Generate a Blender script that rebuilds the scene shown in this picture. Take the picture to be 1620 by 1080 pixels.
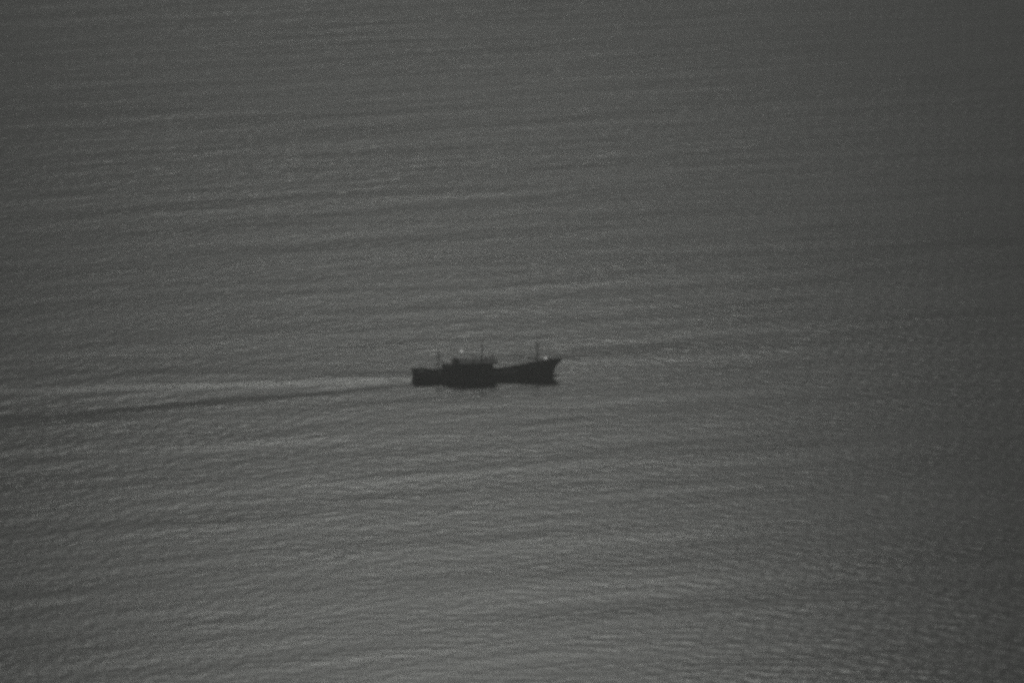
import bpy, bmesh, math, random
import numpy as np
from mathutils import Vector, Matrix

R = math.radians
for o in list(bpy.data.objects):
    bpy.data.objects.remove(o, do_unlink=True)
S = bpy.context.scene
COL = S.collection

# ------------------------------------------------------------------ camera
DEP = R(12.0)            # depression of the line of sight
DIST = 1578.0            # slant range from the aircraft to the vessel
cam_d = bpy.data.cameras.new('camera')
cam = bpy.data.objects.new('camera', cam_d)
COL.objects.link(cam)
cam_d.sensor_width = 36.0
cam_d.angle = R(10.0)
cam_d.clip_start = 1.0
cam_d.clip_end = 120000.0
cam.location = (6.6, -DIST * math.cos(DEP), DIST * math.sin(DEP))
aim = Vector((6.6, 0.0, 9.9))
cam.rotation_euler = (aim - cam.location).to_track_quat('-Z', 'Y').to_euler()
S.camera = cam

# ------------------------------------------------------------------ sky and sun
SUN_EL = R(22.8)
SUN_AZ = R(-0.35)         # measured clockwise from +Y, straight ahead of the camera
w = bpy.data.worlds.new('World')
S.world = w
w.use_nodes = True
nt = w.node_tree
bg = nt.nodes['Background']
sky = nt.nodes.new('ShaderNodeTexSky')
sky.sky_type = 'NISHITA'
sky.sun_disc = False
sky.sun_elevation = SUN_EL
sky.sun_rotation = SUN_AZ
sky.dust_density = 1.0
hsv = nt.nodes.new('ShaderNodeHueSaturation')     # monochrome sensor
hsv.inputs['Saturation'].default_value = 0.04
nt.links.new(sky.outputs[0], hsv.inputs['Color'])
nt.links.new(hsv.outputs[0], bg.inputs['Color'])
bg.inputs['Strength'].default_value = 0.0035

sd = bpy.data.lights.new('sun', 'SUN')
sd.energy = 0.2
sd.angle = R(8)
sd.color = (0.985, 1.0, 0.95)
sun = bpy.data.objects.new('sun', sd)
COL.objects.link(sun)
to_sun = Vector((math.sin(SUN_AZ) * math.cos(SUN_EL), math.cos(SUN_AZ) * math.cos(SUN_EL), math.sin(SUN_EL)))
sun.rotation_euler = to_sun.to_track_quat('Z', 'Y').to_euler()
sun.location = to_sun * 300

S.render.engine = 'CYCLES'
S.cycles.filter_width = 4.2
S.cycles.use_denoising = False          # soft long-lens sensor
S.cycles.pixel_filter_type = 'BLACKMAN_HARRIS'
S.view_settings.view_transform = 'Standard'
S.view_settings.look = 'None'
S.view_settings.gamma = 1.0
S.view_settings.exposure = 0.08
S.view_settings.use_curve_mapping = False

# ------------------------------------------------------------------ materials
def new_mat(name):
    m = bpy.data.materials.new(name)
    m.use_nodes = True
    t = m.node_tree
    return m, t, t.nodes['Principled BSDF']

def paint(name, col, rough=0.6, var=0.35, scale=1.5, metallic=0.0, rust=0.0):
    m, t, b = new_mat(name)
    tc = t.nodes.new('ShaderNodeTexCoord')
    mp = t.nodes.new('ShaderNodeMapping')
    mp.inputs['Scale'].default_value = (1.0, 1.0, 0.35)      # weathering runs downwards
    n = t.nodes.new('ShaderNodeTexNoise')
    n.inputs['Scale'].default_value = scale
    n.inputs['Detail'].default_value = 6
    r = t.nodes.new('ShaderNodeValToRGB')
    c0 = [c * (1 - var) for c in col]
    c1 = [min(1, c * (1 + var)) for c in col]
    r.color_ramp.elements[0].position = 0.35
    r.color_ramp.elements[1].position = 0.68
    r.color_ramp.elements[0].color = (*c0, 1)
    r.color_ramp.elements[1].color = (*c1, 1)
    t.links.new(tc.outputs['Object'], mp.inputs[0])
    t.links.new(mp.outputs[0], n.inputs['Vector'])
    t.links.new(n.outputs['Fac'], r.inputs[0])
    out = r.outputs[0]
    if rust:
        n2 = t.nodes.new('ShaderNodeTexNoise')
        n2.inputs['Scale'].default_value = scale * 1.7
        n2.inputs['Detail'].default_value = 8
        r2 = t.nodes.new('ShaderNodeValToRGB')
        r2.color_ramp.elements[0].position = 0.56
        r2.color_ramp.elements[1].position = 0.66
        mx = t.nodes.new('ShaderNodeMix'); mx.data_type = 'RGBA'
        mx.inputs['B'].default_value = (0.12, 0.112, 0.105, 1)
        mu = t.nodes.new('ShaderNodeMath'); mu.operation = 'MULTIPLY'; mu.inputs[1].default_value = rust
        t.links.new(mp.outputs[0], n2.inputs['Vector'])
        t.links.new(n2.outputs['Fac'], r2.inputs[0])
        t.links.new(r2.outputs[0], mu.inputs[0])
        t.links.new(mu.outputs[0], mx.inputs['Factor'])
        t.links.new(out, mx.inputs['A'])
        out = mx.outputs['Result']
    t.links.new(out, b.inputs['Base Color'])
    b.inputs['Roughness'].default_value = rough
    b.inputs['Metallic'].default_value = metallic
    return m

M = {}
M['hull'] = paint('hull_paint', (0.3, 0.302, 0.295), 0.6, 0.3, 0.8, rust=0.7)
M['boot'] = paint('boot_stripe_paint', (0.6, 0.6, 0.59), 0.65, 0.4, 1.6)
M['house'] = paint('deckhouse_paint', (0.36, 0.362, 0.355), 0.6, 0.3, 1.2, rust=0.6)
M['deck'] = paint('deck_coating', (0.06, 0.06, 0.057), 0.8, 0.35, 2.2)
M['steel'] = paint('weathered_steel', (0.24, 0.24, 0.235), 0.55, 0.3, 2.5)
M['net'] = paint('net_twine', (0.05, 0.055, 0.048), 0.9, 0.4, 6.0)
M['pale'] = paint('pale_paint', (0.5, 0.5, 0.48), 0.5, 0.15, 3.0)
m, t, b = new_mat('window_glass')
b.inputs['Base Color'].default_value = (0.02, 0.02, 0.02, 1)
b.inputs['Roughness'].default_value = 0.12
n = t.nodes.new('ShaderNodeTexNoise'); n.inputs['Scale'].default_value = 3
mr = t.nodes.new('ShaderNodeMapRange'); mr.inputs['To Min'].default_value = 0.06; mr.inputs['To Max'].default_value = 0.25
t.links.new(n.outputs['Fac'], mr.inputs[0]); t.links.new(mr.outputs[0], b.inputs['Roughness'])
M['glass'] = m
def lamp_mat(name, s):
    m, t, b = new_mat(name)
    b.inputs['Base Color'].default_value = (0.8, 0.8, 0.78, 1)
    b.inputs['Roughness'].default_value = 0.3
    b.inputs['Emission Color'].default_value = (1, 1, 0.96, 1)
    b.inputs['Emission Strength'].default_value = s
    return m
M['lamp'] = lamp_mat('lit_lamp_lens', 0.85)
M['lamp_dim'] = lamp_mat('dim_lamp_lens', 0.38)

# ------------------------------------------------------------------ the sea
YAW = R(8.0)                                   # vessel heads slightly away from the camera
SHIP = Vector((0.0, 0.0, 0.0))
cy, sy = math.cos(YAW), math.sin(YAW)
rng = np.random.default_rng(11)

def wave_set(n, l0, l1, dir_deg, spread, slope_rms):
    lam = np.exp(rng.uniform(np.log(l0), np.log(l1), n))
    k = 2 * np.pi / lam
    a = np.radians(dir_deg + rng.normal(0, spread, n))
    amp = slope_rms * np.sqrt(2.0 / n) / k
    ph = rng.uniform(0, 2 * np.pi, n)
    return np.stack([k * np.cos(a), k * np.sin(a), amp, ph, lam], 1)

# swell crests run at about 22 degrees to the frame on the water
WAVES = np.concatenate([
    wave_set(18, 22, 60, 112, 9, 0.006),
    wave_set(26, 9, 22, 111, 14, 0.009),
    wave_set(110, 2.4, 6.5, 103, 42, 0.036),
])

def ship_local(x, y):
    dx, dy = x - SHIP.x, y - SHIP.y
    return dx * cy + dy * sy, -dx * sy + dy * cy

def wake(x, y):
    """height of the stern wave train, and calm-water mask, in the vessel's own frame"""
    u, v = ship_local(x, y)
    d = np.clip(-u - 14.0, 0, None)                 # metres astern
    on = np.clip(d / 10.0, 0, 1) * np.exp(-d / 420.0)
    brk = 0.82 + 0.18 * np.sin(d / 9.0 + v / 5.0) * np.sin(d / 23.0 + 1.3) + 0.1 * np.sin(d / 4.1 + v / 2.0)
    step = lambda c, wd: 0.5 * (1 + np.tanh((v - c) / wd))
    mid = step(0.0, 5.0 + 0.02 * d)                 # crest thrown up along the track
    low = step(-(5.0 + 0.25 * d), 2.2 + 0.022 * d)   # near arm of the bow wave
    top = step(8.0 + 0.16 * d, 2.4 + 0.012 * d)      # far arm
    h = on * brk * (-0.44 * (low - mid) + 0.24 * (mid - top))
    v = v + 0.5 * np.sin(d / 17.0) * np.clip(d / 40.0, 0, 1) + 0.2 * np.sin(d / 5.1 + 0.7)
    wr = 1.9 + 0.009 * d                             # narrow ridge of churned water dead astern
    h += np.clip(d / 6.0, 0, 1) * np.exp(-d / 300.0) * (0.78 + 0.4 * np.sin(d / 6.3) * np.sin(d / 14.0) + 0.15 * np.sin(d / 2.7)) * (0.075 + 0.035 * np.clip(d / 70.0, 0, 1)) * v * np.exp(-0.5 * (v / wr) ** 2)
    arm = np.exp(-0.5 * ((v + 5.0 + 0.25 * d) / (3.0 + 0.02 * d)) ** 2)
    far = np.clip(d / 70.0, 0, 1)
    slick = arm * on * brk * far
    core = np.exp(-0.5 * (v / (1.8 + 0.009 * d)) ** 2) * on * far
    return h, np.clip(slick, 0, 1), core, d, v

def sea_height(x, y, spacing):
    h = np.zeros_like(x)
    for kx, ky, a, ph, lam in WAVES:
        f = np.clip((lam / spacing - 2.0) / 2.0, 0, 1)     # drop what the mesh cannot carry
        h += a * f * np.sin(kx * x + ky * y + ph)
    # groups: wave height varies over the area
    g = 0.85 + 0.22 * np.sin(x / 71.0 + 0.9 * np.sin(y / 93.0)) * np.sin(y / 57.0 + x / 180.0)
    return h * g

def axis(lo, hi, step, far, grow):
    c = list(np.arange(lo, hi + step * 0.5, step))
    s, p = step, c[-1]
    right = []
    while p < far:
        s *= grow; p += s; right.append(p)
    s, p = step, c[0]
    left = []
    while p > -far:
        s *= grow; p -= s; left.append(p)
    return np.array(left[::-1] + c + right)

xs = axis(-215, 225, 0.70, 14000, 1.22)
ys = axis(-400, 790, 0.8, 14000, 1.20)
X, Y = np.meshgrid(xs, ys)
SPC = np.maximum(np.gradient(xs)[None, :] * np.ones_like(Y), np.gradient(ys)[:, None] * np.ones_like(X))
H = sea_height(X, Y, SPC)
WH, SL, CORE, DA, VA = wake(X, Y)
H = H * (1 - 0.55 * SL) * (1 - 0.6 * np.clip(CORE, 0, 1)) + WH
nx, ny = len(xs), len(ys)
co = np.stack([X, Y, H], -1).reshape(-1, 3).astype(np.float32)
idx = np.arange(nx * ny).reshape(ny, nx)
quads = np.stack([idx[:-1, :-1], idx[:-1, 1:], idx[1:, 1:], idx[1:, :-1]], -1).reshape(-1, 4)
me = bpy.data.meshes.new('sea')
me.vertices.add(len(co)); me.vertices.foreach_set('co', co.ravel())
me.loops.add(quads.size); me.loops.foreach_set('vertex_index', quads.ravel().astype(np.int32))
me.polygons.add(len(quads))
me.polygons.foreach_set('loop_start', np.arange(0, quads.size, 4, dtype=np.int32))
me.update(calc_edges=True)
me.polygons.foreach_set('use_smooth', np.ones(len(quads), dtype=bool))
at = me.attributes.new('slick', 'FLOAT', 'POINT'); at.data.foreach_set('value', SL.ravel().astype(np.float32))
at = me.attributes.new('churn', 'FLOAT', 'POINT'); at.data.foreach_set('value', CORE.ravel().astype(np.float32))
sea = bpy.data.objects.new('sea', me); COL.objects.link(sea)
sea['kind'] = 'structure'

m, t, b = new_mat('sea_water')
b.inputs['Base Color'].default_value = (0.018, 0.019, 0.018, 1)
b.inputs['IOR'].default_value = 1.333
b.inputs['Specular IOR Level'].default_value = 0.3
tc = t.nodes.new('ShaderNodeTexCoord')
def crest_coords(sx, sy):                      # turn into the crest direction first, then stretch along it
    a_ = t.nodes.new('ShaderNodeMapping'); a_.inputs['Rotation'].default_value = (0, 0, R(-21))
    b_ = t.nodes.new('ShaderNodeMapping'); b_.inputs['Scale'].default_value = (sx, sy, 1)
    t.links.new(tc.outputs['Object'], a_.inputs[0]); t.links.new(a_.outputs[0], b_.inputs[0])
    return b_.outputs[0]
def noise(vec, detail, rough=0.5, dist=0.0):
    n_ = t.nodes.new('ShaderNodeTexNoise'); n_.inputs['Scale'].default_value = 1.0
    n_.inputs['Detail'].default_value = detail; n_.inputs['Roughness'].default_value = rough
    n_.inputs['Distortion'].default_value = dist
    t.links.new(vec, n_.inputs['Vector'])
    return n_.outputs['Fac']
gust = noise(crest_coords(0.006, 0.012), 4)             # broad wind patches
streak = noise(crest_coords(0.016, 0.11), 5, 0.6, 0.4)  # narrow wind streaks and slicks
mg = t.nodes.new('ShaderNodeMath'); mg.operation = 'MULTIPLY_ADD'; mg.inputs[1].default_value = 0.5
t.links.new(gust, mg.inputs[0]); t.links.new(streak, mg.inputs[2])
mr = t.nodes.new('ShaderNodeMapRange')
mr.inputs['From Min'].default_value = 0.45; mr.inputs['From Max'].default_value = 1.0
mr.inputs['To Min'].default_value = 0.20; mr.inputs['To Max'].default_value = 0.30
t.links.new(mg.outputs[0], mr.inputs[0])
at = t.nodes.new('ShaderNodeAttribute'); at.attribute_name = 'slick'
at2 = t.nodes.new('ShaderNodeAttribute'); at2.attribute_name = 'churn'      # broken, choppy water in the track
mc = t.nodes.new('ShaderNodeMath'); mc.operation = 'MULTIPLY_ADD'; mc.inputs[1].default_value = 0.0
t.links.new(at2.outputs['Fac'], mc.inputs[0])
ml = t.nodes.new('ShaderNodeMath'); ml.operation = 'MULTIPLY_ADD'
ml.inputs[1].default_value = -0.07
t.links.new(at.outputs['Fac'], ml.inputs[0]); t.links.new(mr.outputs[0], ml.inputs[2])
t.links.new(ml.outputs[0], mc.inputs[2]); t.links.new(mc.outputs[0], b.inputs['Roughness'])
bp = t.nodes.new('ShaderNodeBump'); bp.inputs['Strength'].default_value = 0.26; bp.inputs['Distance'].default_value = 0.3
t.links.new(noise(crest_coords(0.75, 1.25), 3), bp.inputs['Height']); t.links.new(bp.outputs[0], b.inputs['Normal'])
me.materials.append(m)

# ------------------------------------------------------------------ mesh helpers
def link(name, bm, mat, parent=None, smooth=False):
    bmesh.ops.recalc_face_normals(bm, faces=bm.faces)
    me = bpy.data.meshes.new(name)
    bm.to_mesh(me); bm.free()
    if smooth:
        for p in me.polygons: p.use_smooth = True
    me.materials.append(M[mat] if isinstance(mat, str) else mat)
    o = bpy.data.objects.new(name, me)
    COL.objects.link(o)
    if parent: o.parent = parent
    return o

def box(bm, x0, x1, y0, y1, z0, z1, bev=0.0):
    g = bmesh.ops.create_cube(bm, size=1.0)
    for v in g['verts']:
        v.co = Vector(((x0 + x1) / 2 + v.co.x * (x1 - x0), (y0 + y1) / 2 + v.co.y * (y1 - y0), (z0 + z1) / 2 + v.co.z * (z1 - z0)))
    if bev:
        es = list({e for v in g['verts'] for e in v.link_edges})
        bmesh.ops.bevel(bm, geom=es, offset=bev, segments=2, affect='EDGES')
    return g['verts']

def tube(bm, p, q, r0, r1=None, seg=8):
    p, q = Vector(p), Vector(q)
    r1 = r0 if r1 is None else r1
    d = q - p
    mt = Matrix.Translation((p + q) / 2) @ d.to_track_quat('Z', 'Y').to_matrix().to_4x4()
    bmesh.ops.create_cone(bm, cap_ends=True, segments=seg, radius1=r0, radius2=r1, depth=d.length, matrix=mt)

def prism(bm, prof, y0, y1):
    """profile in x/z extruded across the vessel"""
    a = [bm.verts.new((x, y0, z)) for x, z in prof]
    c = [bm.verts.new((x, y1, z)) for x, z in prof]
    bm.faces.new(a); bm.faces.new(c[::-1])
    for i in range(len(prof)):
        j = (i + 1) % len(prof)
        bm.faces.new((a[i], c[i], c[j], a[j]))

NB = bmesh.new

# ------------------------------------------------------------------ the fishing vessel
ship = bpy.data.objects.new('fishing_vessel', None)
COL.objects.link(ship)
ship.location = SHIP
ship.rotation_euler = (0, 0, YAW)
ship['label'] = 'dark fishing vessel with long deckhouse and raked bow trailing a wake'
ship['category'] = 'ship'

def lerp_tab(tab, x):
    return float(np.interp(x, [a for a, _ in tab], [c for _, c in tab]))
TOP = [(-20.3, 2.45), (-17, 2.35), (-14.5, 1.95), (-6, 1.75), (2, 1.7), (6, 1.95), (10, 2.6), (13.4, 3.35), (15.7, 3.95), (18, 4.45), (20.3, 4.85)]
BEAM_T = [(-20.3, 3.15), (-17, 3.55), (-10, 3.8), (2, 3.8), (8, 3.7), (12, 3.2), (15, 2.4), (17.5, 1.45), (19.2, 0.65), (20.3, 0.10)]
BEAM_W = [(-20.3, 2.75), (-17, 3.2), (-10, 3.65), (2, 3.65), (8, 3.3), (12, 2.3), (15, 1.3), (17.0, 0.55), (18.0, 0.10), (20.3, 0.04)]
def stem_z(x):      # the stem line: lowest point of the hull ahead of the forefoot
    return lerp_tab([(-20.3, -1.6), (16.5, -1.7), (17.8, -0.6), (18.2, 1.6), (19.0, 2.9), (20.3, 4.35)], x)

stations = [-20.3, -19.6, -17, -14.5, -10, -6, -2, 2, 6, 8, 10, 12, 13.4, 15, 16.2, 17.2, 17.8, 18.2, 18.6, 19.2, 19.8, 20.3]
NS = 9
def section(x):
    zt, zb = lerp_tab(TOP, x), stem_z(x)
    bt, bw = lerp_tab(BEAM_T, x), lerp_tab(BEAM_W, x)
    pts = []
    for i in range(NS):
        f = i / (NS - 1)
        z = zb + (zt - zb) * f
        if z >= 0:
            s = max(0.0, z) / max(zt, 0.01)
            hb = bw + (bt - bw) * s ** 1.5
        else:
            hb = bw * math.sqrt(max(0.0, 1 - (z / min(zb, -0.01)) ** 2))
        if x > 18: hb *= min(1.0, f * 1.6 + 0.02)
        pts.append((hb, z))
    return pts

bm = NB()
rows = []
for x in stations:
    rake = -0.0
    pts = section(x)
    L = []
    for hb, z in pts:
        xx = x - (0.45 * (1 - (z + 1.6) / 4.0) * -1 if x == -20.3 else 0)
        L.append((bm.verts.new((xx, hb, z)), bm.verts.new((xx, -hb, z))))
    rows.append(L)
for a, c in zip(rows[:-1], rows[1:]):
    for i in range(NS - 1):
        bm.faces.new((a[i][0], c[i][0], c[i + 1][0], a[i + 1][0]))
        bm.faces.new((a[i][1], a[i + 1][1], c[i + 1][1], c[i][1]))
for i in range(NS - 1):                                   # transom
    r = rows[0]
    bm.faces.new((r[i][0], r[i + 1][0], r[i + 1][1], r[i][1]))
bmesh.ops.remove_doubles(bm, verts=bm.verts, dist=0.002)
hull = link('hull', bm, 'hull', ship, True)

# bulwark inside skin and cap
bm = NB()
prev = None
for x in stations[:-2]:
    zt, bt = lerp_tab(TOP, x), lerp_tab(BEAM_T, x)
    fl = (0.02, 0.22)
    cur = []
    for s in (1, -1):
        o_, i_ = bt + 0.05, max(bt - 0.16, 0.03)
        cur.append([bm.verts.new((x, s * o_, zt - 0.04)), bm.verts.new((x, s * o_, zt + 0.06)),
                    bm.verts.new((x, s * i_, zt + 0.06)), bm.verts.new((x, s * i_, zt - 0.04))])
    if prev:
        for k in (0, 1):
            for i in range(4):
                j = (i + 1) % 4
                bm.faces.new((prev[k][i], prev[k][j], cur[k][j], cur[k][i]))
    prev = cur
link('bulwark_cap', bm, 'steel', hull)
bm = NB()
prev = None
for x in stations[1:-3]:
    zt, bt = lerp_tab(TOP, x), lerp_tab(BEAM_T, x)
    zd = 1.0 if x < 11.9 else zt - 0.75
    cur = []
    for s in (1, -1):
        i_ = max(bt - 0.13, 0.03)
        cur.append((bm.verts.new((x, s * i_, zt)), bm.verts.new((x, s * max(i_ - 0.12, 0.02), zd))))
    if prev:
        for k in (0, 1):
            bm.faces.new((prev[k][0], cur[k][0], cur[k][1], prev[k][1]))
    prev = cur
link('bulwark_lining', bm, 'house', hull)

def deck_sheet(name, x0, x1, zf):
    bm = NB()
    prev = None
    for x in sorted({x0, x1, *[s for s in stations if x0 < s < x1]}):
        bt = max(lerp_tab(BEAM_T, x) - 0.2, 0.03)
        z = zf(x)
        cur = [bm.verts.new((x, -bt, z)), bm.verts.new((x, 0, z + 0.06)), bm.verts.new((x, bt, z))]
        if prev:
            for i in (0, 1):
                bm.faces.new((prev[i], prev[i + 1], cur[i + 1], cur[i]))
        prev = cur
    return link(name, bm, 'deck', ship)
deck_sheet('main_deck', -20.15, 11.9, lambda x: 1.02)
deck_sheet('forecastle_deck', 11.9, 18.4, lambda x: lerp_tab(TOP, x) - 0.72)
bm = NB(); box(bm, 11.8, 11.9, -2.95, 2.95, 0.95, 2.45); link('forecastle_bulkhead', bm, 'house', ship)

# bulbous forefoot just breaking the surface
bm = NB()
bmesh.ops.create_uvsphere(bm, u_segments=20, v_segments=12, radius=1.0)
for v in bm.verts:
    v.co = Vector((18.0 + v.co.x * 1.75, v.co.y * 0.62, -0.35 + v.co.z * 0.8))
link('bulbous_bow', bm, 'hull', ship, True)

# rubbing strake and pale boot stripe hugging the side
def side_strip(name, mat, x0, x1, z0, z1, out, parent):
    bm = NB()
    def hb(x, z):
        p = section(x)
        return float(np.interp(z, [q[1] for q in p], [q[0] for q in p])) + out
    for s in (1, -1):
        prev = None
        for x in sorted({x0, x1, *[q for q in stations if x0 < q < x1]}):
            cur = [bm.verts.new((x, s * (hb(x, z0) - out - 0.02), z0 - 0.01)), bm.verts.new((x, s * hb(x, z0), z0)),
                   bm.verts.new((x, s * hb(x, z1), z1)), bm.verts.new((x, s * (hb(x, z1) - out - 0.02), z1 + 0.01))]
            if prev:
                for i in range(3):
                    bm.faces.new((prev[i], cur[i], cur[i + 1], prev[i + 1]))
            prev = cur
    return link(name, bm, mat, parent)
side_strip('rubbing_strake', 'steel', -19.5, 12, 1.15, 1.33, 0.09, hull)
side_strip('boot_stripe', 'boot', -9.0, 16.4, 0.12, 0.62, 0.012, hull)

# long deckhouse, 12 m, with overhanging roof
HB = 2.55
house = None
bm = NB()
prism(bm, [(-9.6, 1.0), (1.75, 1.0), (1.35, 2.6), (1.2, 4.35), (-9.3, 4.35), (-9.6, 3.2)], -HB, HB)
house = link('deckhouse', bm, 'house', ship)
bm = NB()
box(bm, -9.8, 2.55, -HB - 0.3, HB + 0.3, 4.36, 4.56, 0.05)
roof = link('roof', bm, 'steel', house)
bm = NB()
box(bm, 1.5, 2.45, -HB - 0.1, HB + 0.1, 4.15, 4.35, 0.03); link('visor', bm, 'steel', house)
def pane_x(y0, y1, z0, z1):       # on the raked front
    f = lambda z: 1.35 - 0.15 * (z - 2.6) / 1.75
    bm = NB()
    for k, (off, m_) in enumerate(((0.03, 0.0),)):
        vs = [bm.verts.new((f(z) + off, y, z)) for y, z in ((y0, z0), (y1, z0), (y1, z1), (y0, z1))]
        wv = [bm.verts.new((f(z) - 0.05, y, z)) for y, z in ((y0, z0), (y1, z0), (y1, z1), (y0, z1))]
        bm.faces.new(vs)
        for i in range(4):
            bm.faces.new((vs[i], wv[i], wv[(i + 1) % 4], vs[(i + 1) % 4]))
    return link('window', bm, 'glass', house)
for i in range(5):
    y = -2.2 + i * 0.92
    pane_x(y, y + 0.72, 3.15, 3.95)
def side_window(x0, x1, z0, z1, s):
    bm = NB(); y = s * HB
    box(bm, x0, x1, y - 0.03, y + 0.035, z0, z1); wdw = link('window', bm, 'glass', house)
    bm = NB(); e = 0.07
    for a in ((x0 - e, x1 + e, z1, z1 + e), (x0 - e, x1 + e, z0 - e, z0), (x0 - e, x0, z0, z1), (x1, x1 + e, z0, z1)):
        box(bm, a[0], a[1], y - 0.02, y + 0.06, a[2], a[3])
    link('window_frame', bm, 'steel', wdw)
for s in (-1, 1):
    for x0 in (-0.9, -2.2, -3.5):
        side_window(x0, x0 + 0.85, 3.15, 3.85, s)
    for x0 in (-6.4, -8.2):
        side_window(x0, x0 + 0.5, 2.5, 3.0, s)
    bm = NB(); box(bm, -5.1, -4.35, s * HB - 0.02, s * HB + 0.05, 1.15, 3.0, 0.015)
    d_ = link('door', bm, 'steel', house)
    bm = NB(); tube(bm, (-4.5, s * (HB + 0.05), 2.05), (-4.5, s * (HB + 0.14), 2.05), 0.03)
    tube(bm, (-4.5, s * (HB + 0.13), 2.05), (-4.68, s * (HB + 0.13), 2.05), 0.02); link('handle', bm, 'steel', d_)

# aft engine casing stepping down to the working deck
bm = NB()
prism(bm, [(-13.3, 1.0), (-9.61, 1.0), (-9.61, 3.95), (-10.3, 3.9), (-11.3, 3.05), (-12.2, 2.9), (-12.9, 2.05), (-13.3, 2.0)], -2.1, 2.1)
casing = link('engine_casing', bm, 'house', ship)
bm = NB()
box(bm, -9.3, -7.6, -0.75, 0.75, 4.565, 5.35, 0.12)
fn = link('funnel', bm, 'house', ship)
bm = NB()
for y in (-0.3, 0.3): tube(bm, (-8.8, y, 5.3), (-9.1, y, 5.95), 0.13)
link('exhaust_pipe', bm, 'steel', fn)

# deck winch and net heap on the casing / working deck
bm = NB()
tube(bm, (-11.7, -1.0, 3.45), (-11.7, 1.0, 3.45), 0.32, seg=18)
for y in (-1.05, 0.0, 1.05): tube(bm, (-11.7, y - 0.05, 3.45), (-11.7, y + 0.05, 3.45), 0.55, seg=18)
for y in (-1.3, 1.3): box(bm, -12.0, -11.4, y - 0.08, y + 0.08, 2.9, 3.75)
link('winch', bm, 'steel', ship)

# stern gantry
bm = NB()
for y in (-1.9, 1.9):
    tube(bm, (-13.6, y, 1.0), (-13.2, y * 0.75, 7.4), 0.13, 0.09)
    tube(bm, (-11.2, y * 0.9, 3.0), (-13.25, y * 0.78, 6.4), 0.07)
tube(bm, (-13.2, -1.5, 7.35), (-13.2, 1.5, 7.35), 0.1)
tube(bm, (-13.3, -1.6, 5.3), (-13.3, 1.6, 5.3), 0.07)
tube(bm, (-13.2, 0, 7.35), (-13.1, 0, 9.2), 0.06, 0.03)
link('stern_gantry', bm, 'steel', ship)
# stern post and rail
bm = NB()
for s in (-1, 1):
    tube(bm, (-17.6, s * 2.9, 2.3), (-17.6, s * 2.9, 3.05), 0.12); link('stern_bitt', bm, 'steel', ship); bm = NB()
box(bm, -18.6, -17.2, -0.9, 0.9, 1.05, 2.45, 0.08)
link('net_bin', bm, 'steel', ship)

# main mast on the deckhouse roof with crosstree, radar and aerials
bm = NB()
tube(bm, (-1.5, 0, 4.5), (-1.6, 0, 10.6), 0.17, 0.10)
tube(bm, (-1.6, 0, 10.5), (-1.6, 0, 12.0), 0.05, 0.03)
tube(bm, (-1.56, -1.5, 8.4), (-1.56, 1.5, 8.4), 0.07)
tube(bm, (-1.5, 1.1, 4.5), (-1.56, 0.1, 8.2), 0.06); tube(bm, (-1.5, -1.1, 4.5), (-1.56, -0.1, 8.2), 0.06)
mast = link('main_mast', bm, 'steel', ship)
bm = NB(); box(bm, -1.45, -1.05, -0.25, 0.25, 7.3, 7.55, 0.04); box(bm, -1.33, -1.17, -1.1, 1.1, 7.56, 7.74, 0.04)
link('radar_scanner', bm, 'steel', mast)
bm = NB(); tube(bm, (-1.6, 0, 11.2), (-1.6, 0, 11.55), 0.22, seg=12); link('masthead_lamp', bm, 'lamp_dim', mast)
bm = NB(); tube(bm, (1.45, 1.6, 4.5), (1.4, 1.6, 7.2), 0.09, 0.05); link('aerial', bm, 'steel', ship)
bm = NB(); tube(bm, (1.45, -1.6, 4.5), (1.4, -1.6, 6.6), 0.06, 0.03)
link('aerial', bm, 'steel', ship)

# foremast with derrick boom
FX = 13.5
bm = NB()
tube(bm, (FX, 0, 2.6), (FX + 0.1, 0, 9.6), 0.26, 0.17, 12)
tube(bm, (FX + 0.1, 0, 9.5), (FX + 0.1, 0, 11.2), 0.07, 0.04)
tube(bm, (FX + 0.08, -1.3, 8.8), (FX + 0.08, 1.3, 8.8), 0.08)
fm = link('foremast', bm, 'steel', ship)
bm = NB(); box(bm, FX - 0.35, FX + 0.5, -0.55, 0.55, 3.0, 4.3, 0.06); link('mast_house', bm, 'house', fm)
def wire(name, p, q, par, sag=0.0):
    bm = NB(); a, c = Vector(p), Vector(q); last = a
    for i in range(1, 9):
        f = i / 8
        nx_ = a.lerp(c, f) - Vector((0, 0, sag * 4 * f * (1 - f)))
        tube(bm, last, nx_, 0.022, seg=5); last = nx_
    link(name, bm, 'steel', par)
wire('stay', (FX + 0.1, 0, 10.4), (19.9, 0, 4.9), fm, 0.1)
wire('stay', (FX + 0.1, 0, 9.5), (-1.56, 0, 9.6), fm, 0.5)
for s in (-1, 1):
    wire('shroud', (FX + 0.08, 0, 9.2), (FX - 2.0, s * 3.0, 3.0), fm)
    wire('shroud', (-1.58, 0, 9.8), (-4.0, s * 2.5, 4.6), mast)

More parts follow.
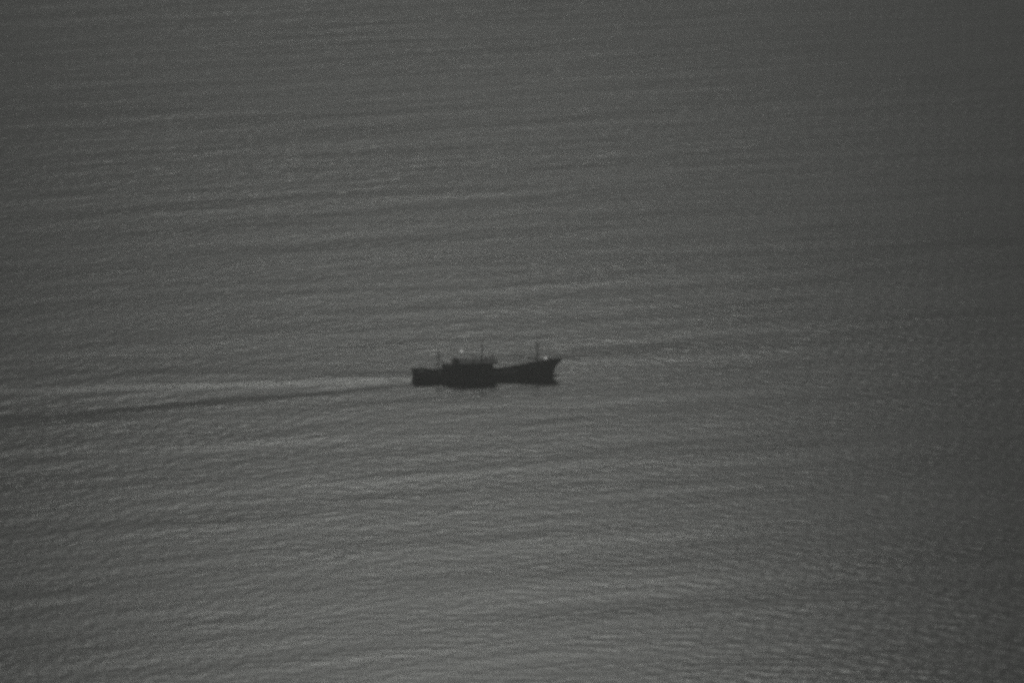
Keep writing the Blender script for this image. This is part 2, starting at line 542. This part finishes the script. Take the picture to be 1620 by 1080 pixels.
# derrick booms and roof ventilators
bm = NB(); tube(bm, (FX - 0.1, 0, 4.6), (6.2, -0.6, 6.3), 0.10, 0.07); link('boom', bm, 'steel', fm)
wire('topping_lift', (6.3, -0.6, 6.3), (FX + 0.08, 0, 9.3), fm)
bm = NB(); tube(bm, (-1.6, 0, 5.6), (-8.6, 0.4, 7.0), 0.09, 0.06); link('boom', bm, 'steel', mast)
wire('topping_lift', (-8.5, 0.4, 7.0), (-1.58, 0, 10.2), mast)
for vx, vy in ((-5.6, 1.5), (-4.2, -1.4), (-0.2, 1.7)):
    bm = NB(); tube(bm, (vx, vy, 4.5), (vx, vy, 5.1), 0.18, seg=12); tube(bm, (vx, vy, 5.1), (vx, vy, 5.32), 0.33, 0.2, 12)
    link('ventilator', bm, 'house', roof)
# forecastle gear: windlass, bitts, bow rail
bm = NB()
tube(bm, (15.4, -0.9, 3.7), (15.4, 0.9, 3.7), 0.3, seg=16)
for y in (-0.95, 0.95): tube(bm, (15.4, y - 0.08, 3.7), (15.4, y + 0.08, 3.7), 0.48, seg=16)
box(bm, 15.0, 15.8, -0.5, 0.5, 3.15, 3.6, 0.05)
link('windlass', bm, 'steel', ship)
bm = NB()
for s in (-1, 1):
    prevp = None
    for x in (13.0, 14.6, 16.2, 17.6, 18.8, 19.9):
        zt, bt = lerp_tab(TOP, x), max(lerp_tab(BEAM_T, x) - 0.05, 0.05)
        p = Vector((x, s * bt, zt + 0.75))
        tube(bm, (x, s * bt, zt), p, 0.028, seg=6)
        if prevp:
            tube(bm, prevp, p, 0.025, seg=6); tube(bm, prevp - Vector((0, 0, 0.37)), p - Vector((0, 0, 0.37)), 0.018, seg=6)
        prevp = p
    link('bow_rail', bm, 'steel', ship); bm = NB()
bm.free()
bm = NB()
for s in (-1, 1):
    prevp = None
    for x in (-9.5, -7.6, -5.6, -3.6, -1.6, 0.4, 2.3):
        p = Vector((x, s * (HB + 0.22), 5.4))
        tube(bm, (x, s * (HB + 0.22), 4.5), p, 0.024, seg=6)
        if prevp:
            tube(bm, prevp, p, 0.02, seg=6); tube(bm, prevp - Vector((0, 0, 0.42)), p - Vector((0, 0, 0.42)), 0.016, seg=6)
        prevp = p
    link('roof_rail', bm, 'steel', roof); bm = NB()
bm.free()
# hatch in the fore well
bm = NB(); box(bm, 4.6, 8.4, -1.6, 1.6, 1.05, 1.5, 0.04); hatch = link('hatch_coaming', bm, 'steel', ship)
bm = NB(); box(bm, 4.5, 8.5, -1.7, 1.7, 1.505, 1.62, 0.03); link('hatch_cover', bm, 'deck', hatch)

# lit working lamps seen against the sea
def flood(x, y, z0, z1, r, mat, lens_name='floodlight'):
    bm = NB(); tube(bm, (x, y, z0), (x, y, z1 - r * 0.6), 0.05)
    post = link('lamp_post', bm, 'steel', ship)
    bm = NB(); tube(bm, (x - 0.05, y, z1), (x + 0.28, y, z1), r * 0.6, r * 1.02, 14); link('lamp_housing', bm, 'steel', post)
    bm = NB(); bmesh.ops.create_uvsphere(bm, u_segments=14, v_segments=10, radius=r)
    for v in bm.verts: v.co = Vector((x + v.co.x * 0.8, y - 0.1 + v.co.y, z1 + v.co.z))
    link('lamp_lens', bm, mat, post, True)
flood(-7.0, 0.6, 4.5, 7.35, 0.42, 'lamp')
flood(-10.3, -0.4, 3.8, 4.55, 0.30, 'lamp_dim')
flood(15.9, 0.3, 3.3, 4.85, 0.42, 'lamp')

# ------------------------------------------------------------------ foam: wake trail and the wash along the hull
def build_foam(name, spots, label):
    verts, faces = [], []
    for (x, y, a, bb, rot) in spots:
        k = random.randint(7, 10)
        base = len(verts)
        for i in range(k):
            th = 2 * math.pi * i / k
            q = random.uniform(0.6, 1.1)
            dx, dy = a * q * math.cos(th), bb * q * math.sin(th)
            verts.append((x + dx * math.cos(rot) - dy * math.sin(rot), y + dx * math.sin(rot) + dy * math.cos(rot)))
        verts.append((x, y))
        for i in range(k):
            faces.append((base + i, base + (i + 1) % k, base + k))
    P = np.array(verts)
    # the foam floats on the mesh surface: interpolate the sea grid
    ix = np.clip(np.searchsorted(xs, P[:, 0]) - 1, 0, nx - 2); iy = np.clip(np.searchsorted(ys, P[:, 1]) - 1, 0, ny - 2)
    fx = (P[:, 0] - xs[ix]) / (xs[ix + 1] - xs[ix]); fy = (P[:, 1] - ys[iy]) / (ys[iy + 1] - ys[iy])
    z = (H[iy, ix] * (1 - fx) * (1 - fy) + H[iy, ix + 1] * fx * (1 - fy) + H[iy + 1, ix] * (1 - fx) * fy + H[iy + 1, ix + 1] * fx * fy)
    z = z + 0.05
    me = bpy.data.meshes.new(name)
    me.from_pydata([(p[0], p[1], zz) for p, zz in zip(P, z)], [], faces)
    me.materials.append(M['foam'])
    o = bpy.data.objects.new(name, me); COL.objects.link(o)
    o['kind'] = 'stuff'; o['label'] = label; o['category'] = 'foam'
    return o
m, t, b = new_mat('sea_foam')
n = t.nodes.new('ShaderNodeTexNoise'); n.inputs['Scale'].default_value = 1.4; n.inputs['Detail'].default_value = 6
r = t.nodes.new('ShaderNodeValToRGB')
r.color_ramp.elements[0].color = (0.7, 0.71, 0.7, 1); r.color_ramp.elements[1].color = (0.88, 0.88, 0.86, 1)
t.links.new(n.outputs['Fac'], r.inputs[0]); t.links.new(r.outputs[0], b.inputs['Base Color'])
b.inputs['Roughness'].default_value = 0.34
b.inputs['Specular IOR Level'].default_value = 0.8
M['foam'] = m
random.seed(5)
def world(u, v):
    return SHIP.x + u * cy - v * sy, SHIP.y + u * sy + v * cy
spots = []
for i in range(700):
    d = random.uniform(0, 1) ** 1.5 * 170
    u = -20.4 - d
    dd = d + 6.4
    v = random.gauss(0, 1.1 + 0.004 * d)
    if random.random() > math.exp(-d / 200.0): continue
    x, y = world(u, v)
    spots.append((x, y, random.uniform(0.25, 0.9), random.uniform(0.12, 0.35), YAW + random.gauss(0, 0.15)))
build_foam('wake_foam', spots, 'pale foam trail stretching astern of the fishing vessel')
spots = []
for i in range(900):
    u = random.uniform(-12, 17.5)
    hbw = lerp_tab(BEAM_W, u)
    s = random.choice((-1, -1, 1))
    v = s * (hbw + 0.15 + abs(random.gauss(0, 0.35)))
    x, y = world(u, v)
    spots.append((x, y, random.uniform(0.2, 0.7), random.uniform(0.1, 0.25), YAW + random.gauss(0, 0.15)))
build_foam('hull_wash', spots, 'thin line of wash along the vessel waterline')

# ------------------------------------------------------------------ sea haze between the aircraft and the vessel
bm = NB()
box(bm, xs[0] - 50, xs[-1] + 50, ys[0] - 50, ys[-1] + 50, -3.0, cam.location.z + 12.0)
m = bpy.data.materials.new('sea_haze_air'); m.use_nodes = True
t = m.node_tree
for q in list(t.nodes):
    if q.type == 'BSDF_PRINCIPLED': t.nodes.remove(q)
pv = t.nodes.new('ShaderNodeVolumePrincipled')
pv.inputs['Color'].default_value = (0.93, 0.94, 0.93, 1)
pv.inputs['Density'].default_value = 0.00053
pv.inputs['Anisotropy'].default_value = 0.6
t.links.new(pv.outputs[0], t.nodes['Material Output'].inputs['Volume'])
hz = link('haze', bm, m)
hz['kind'] = 'stuff'
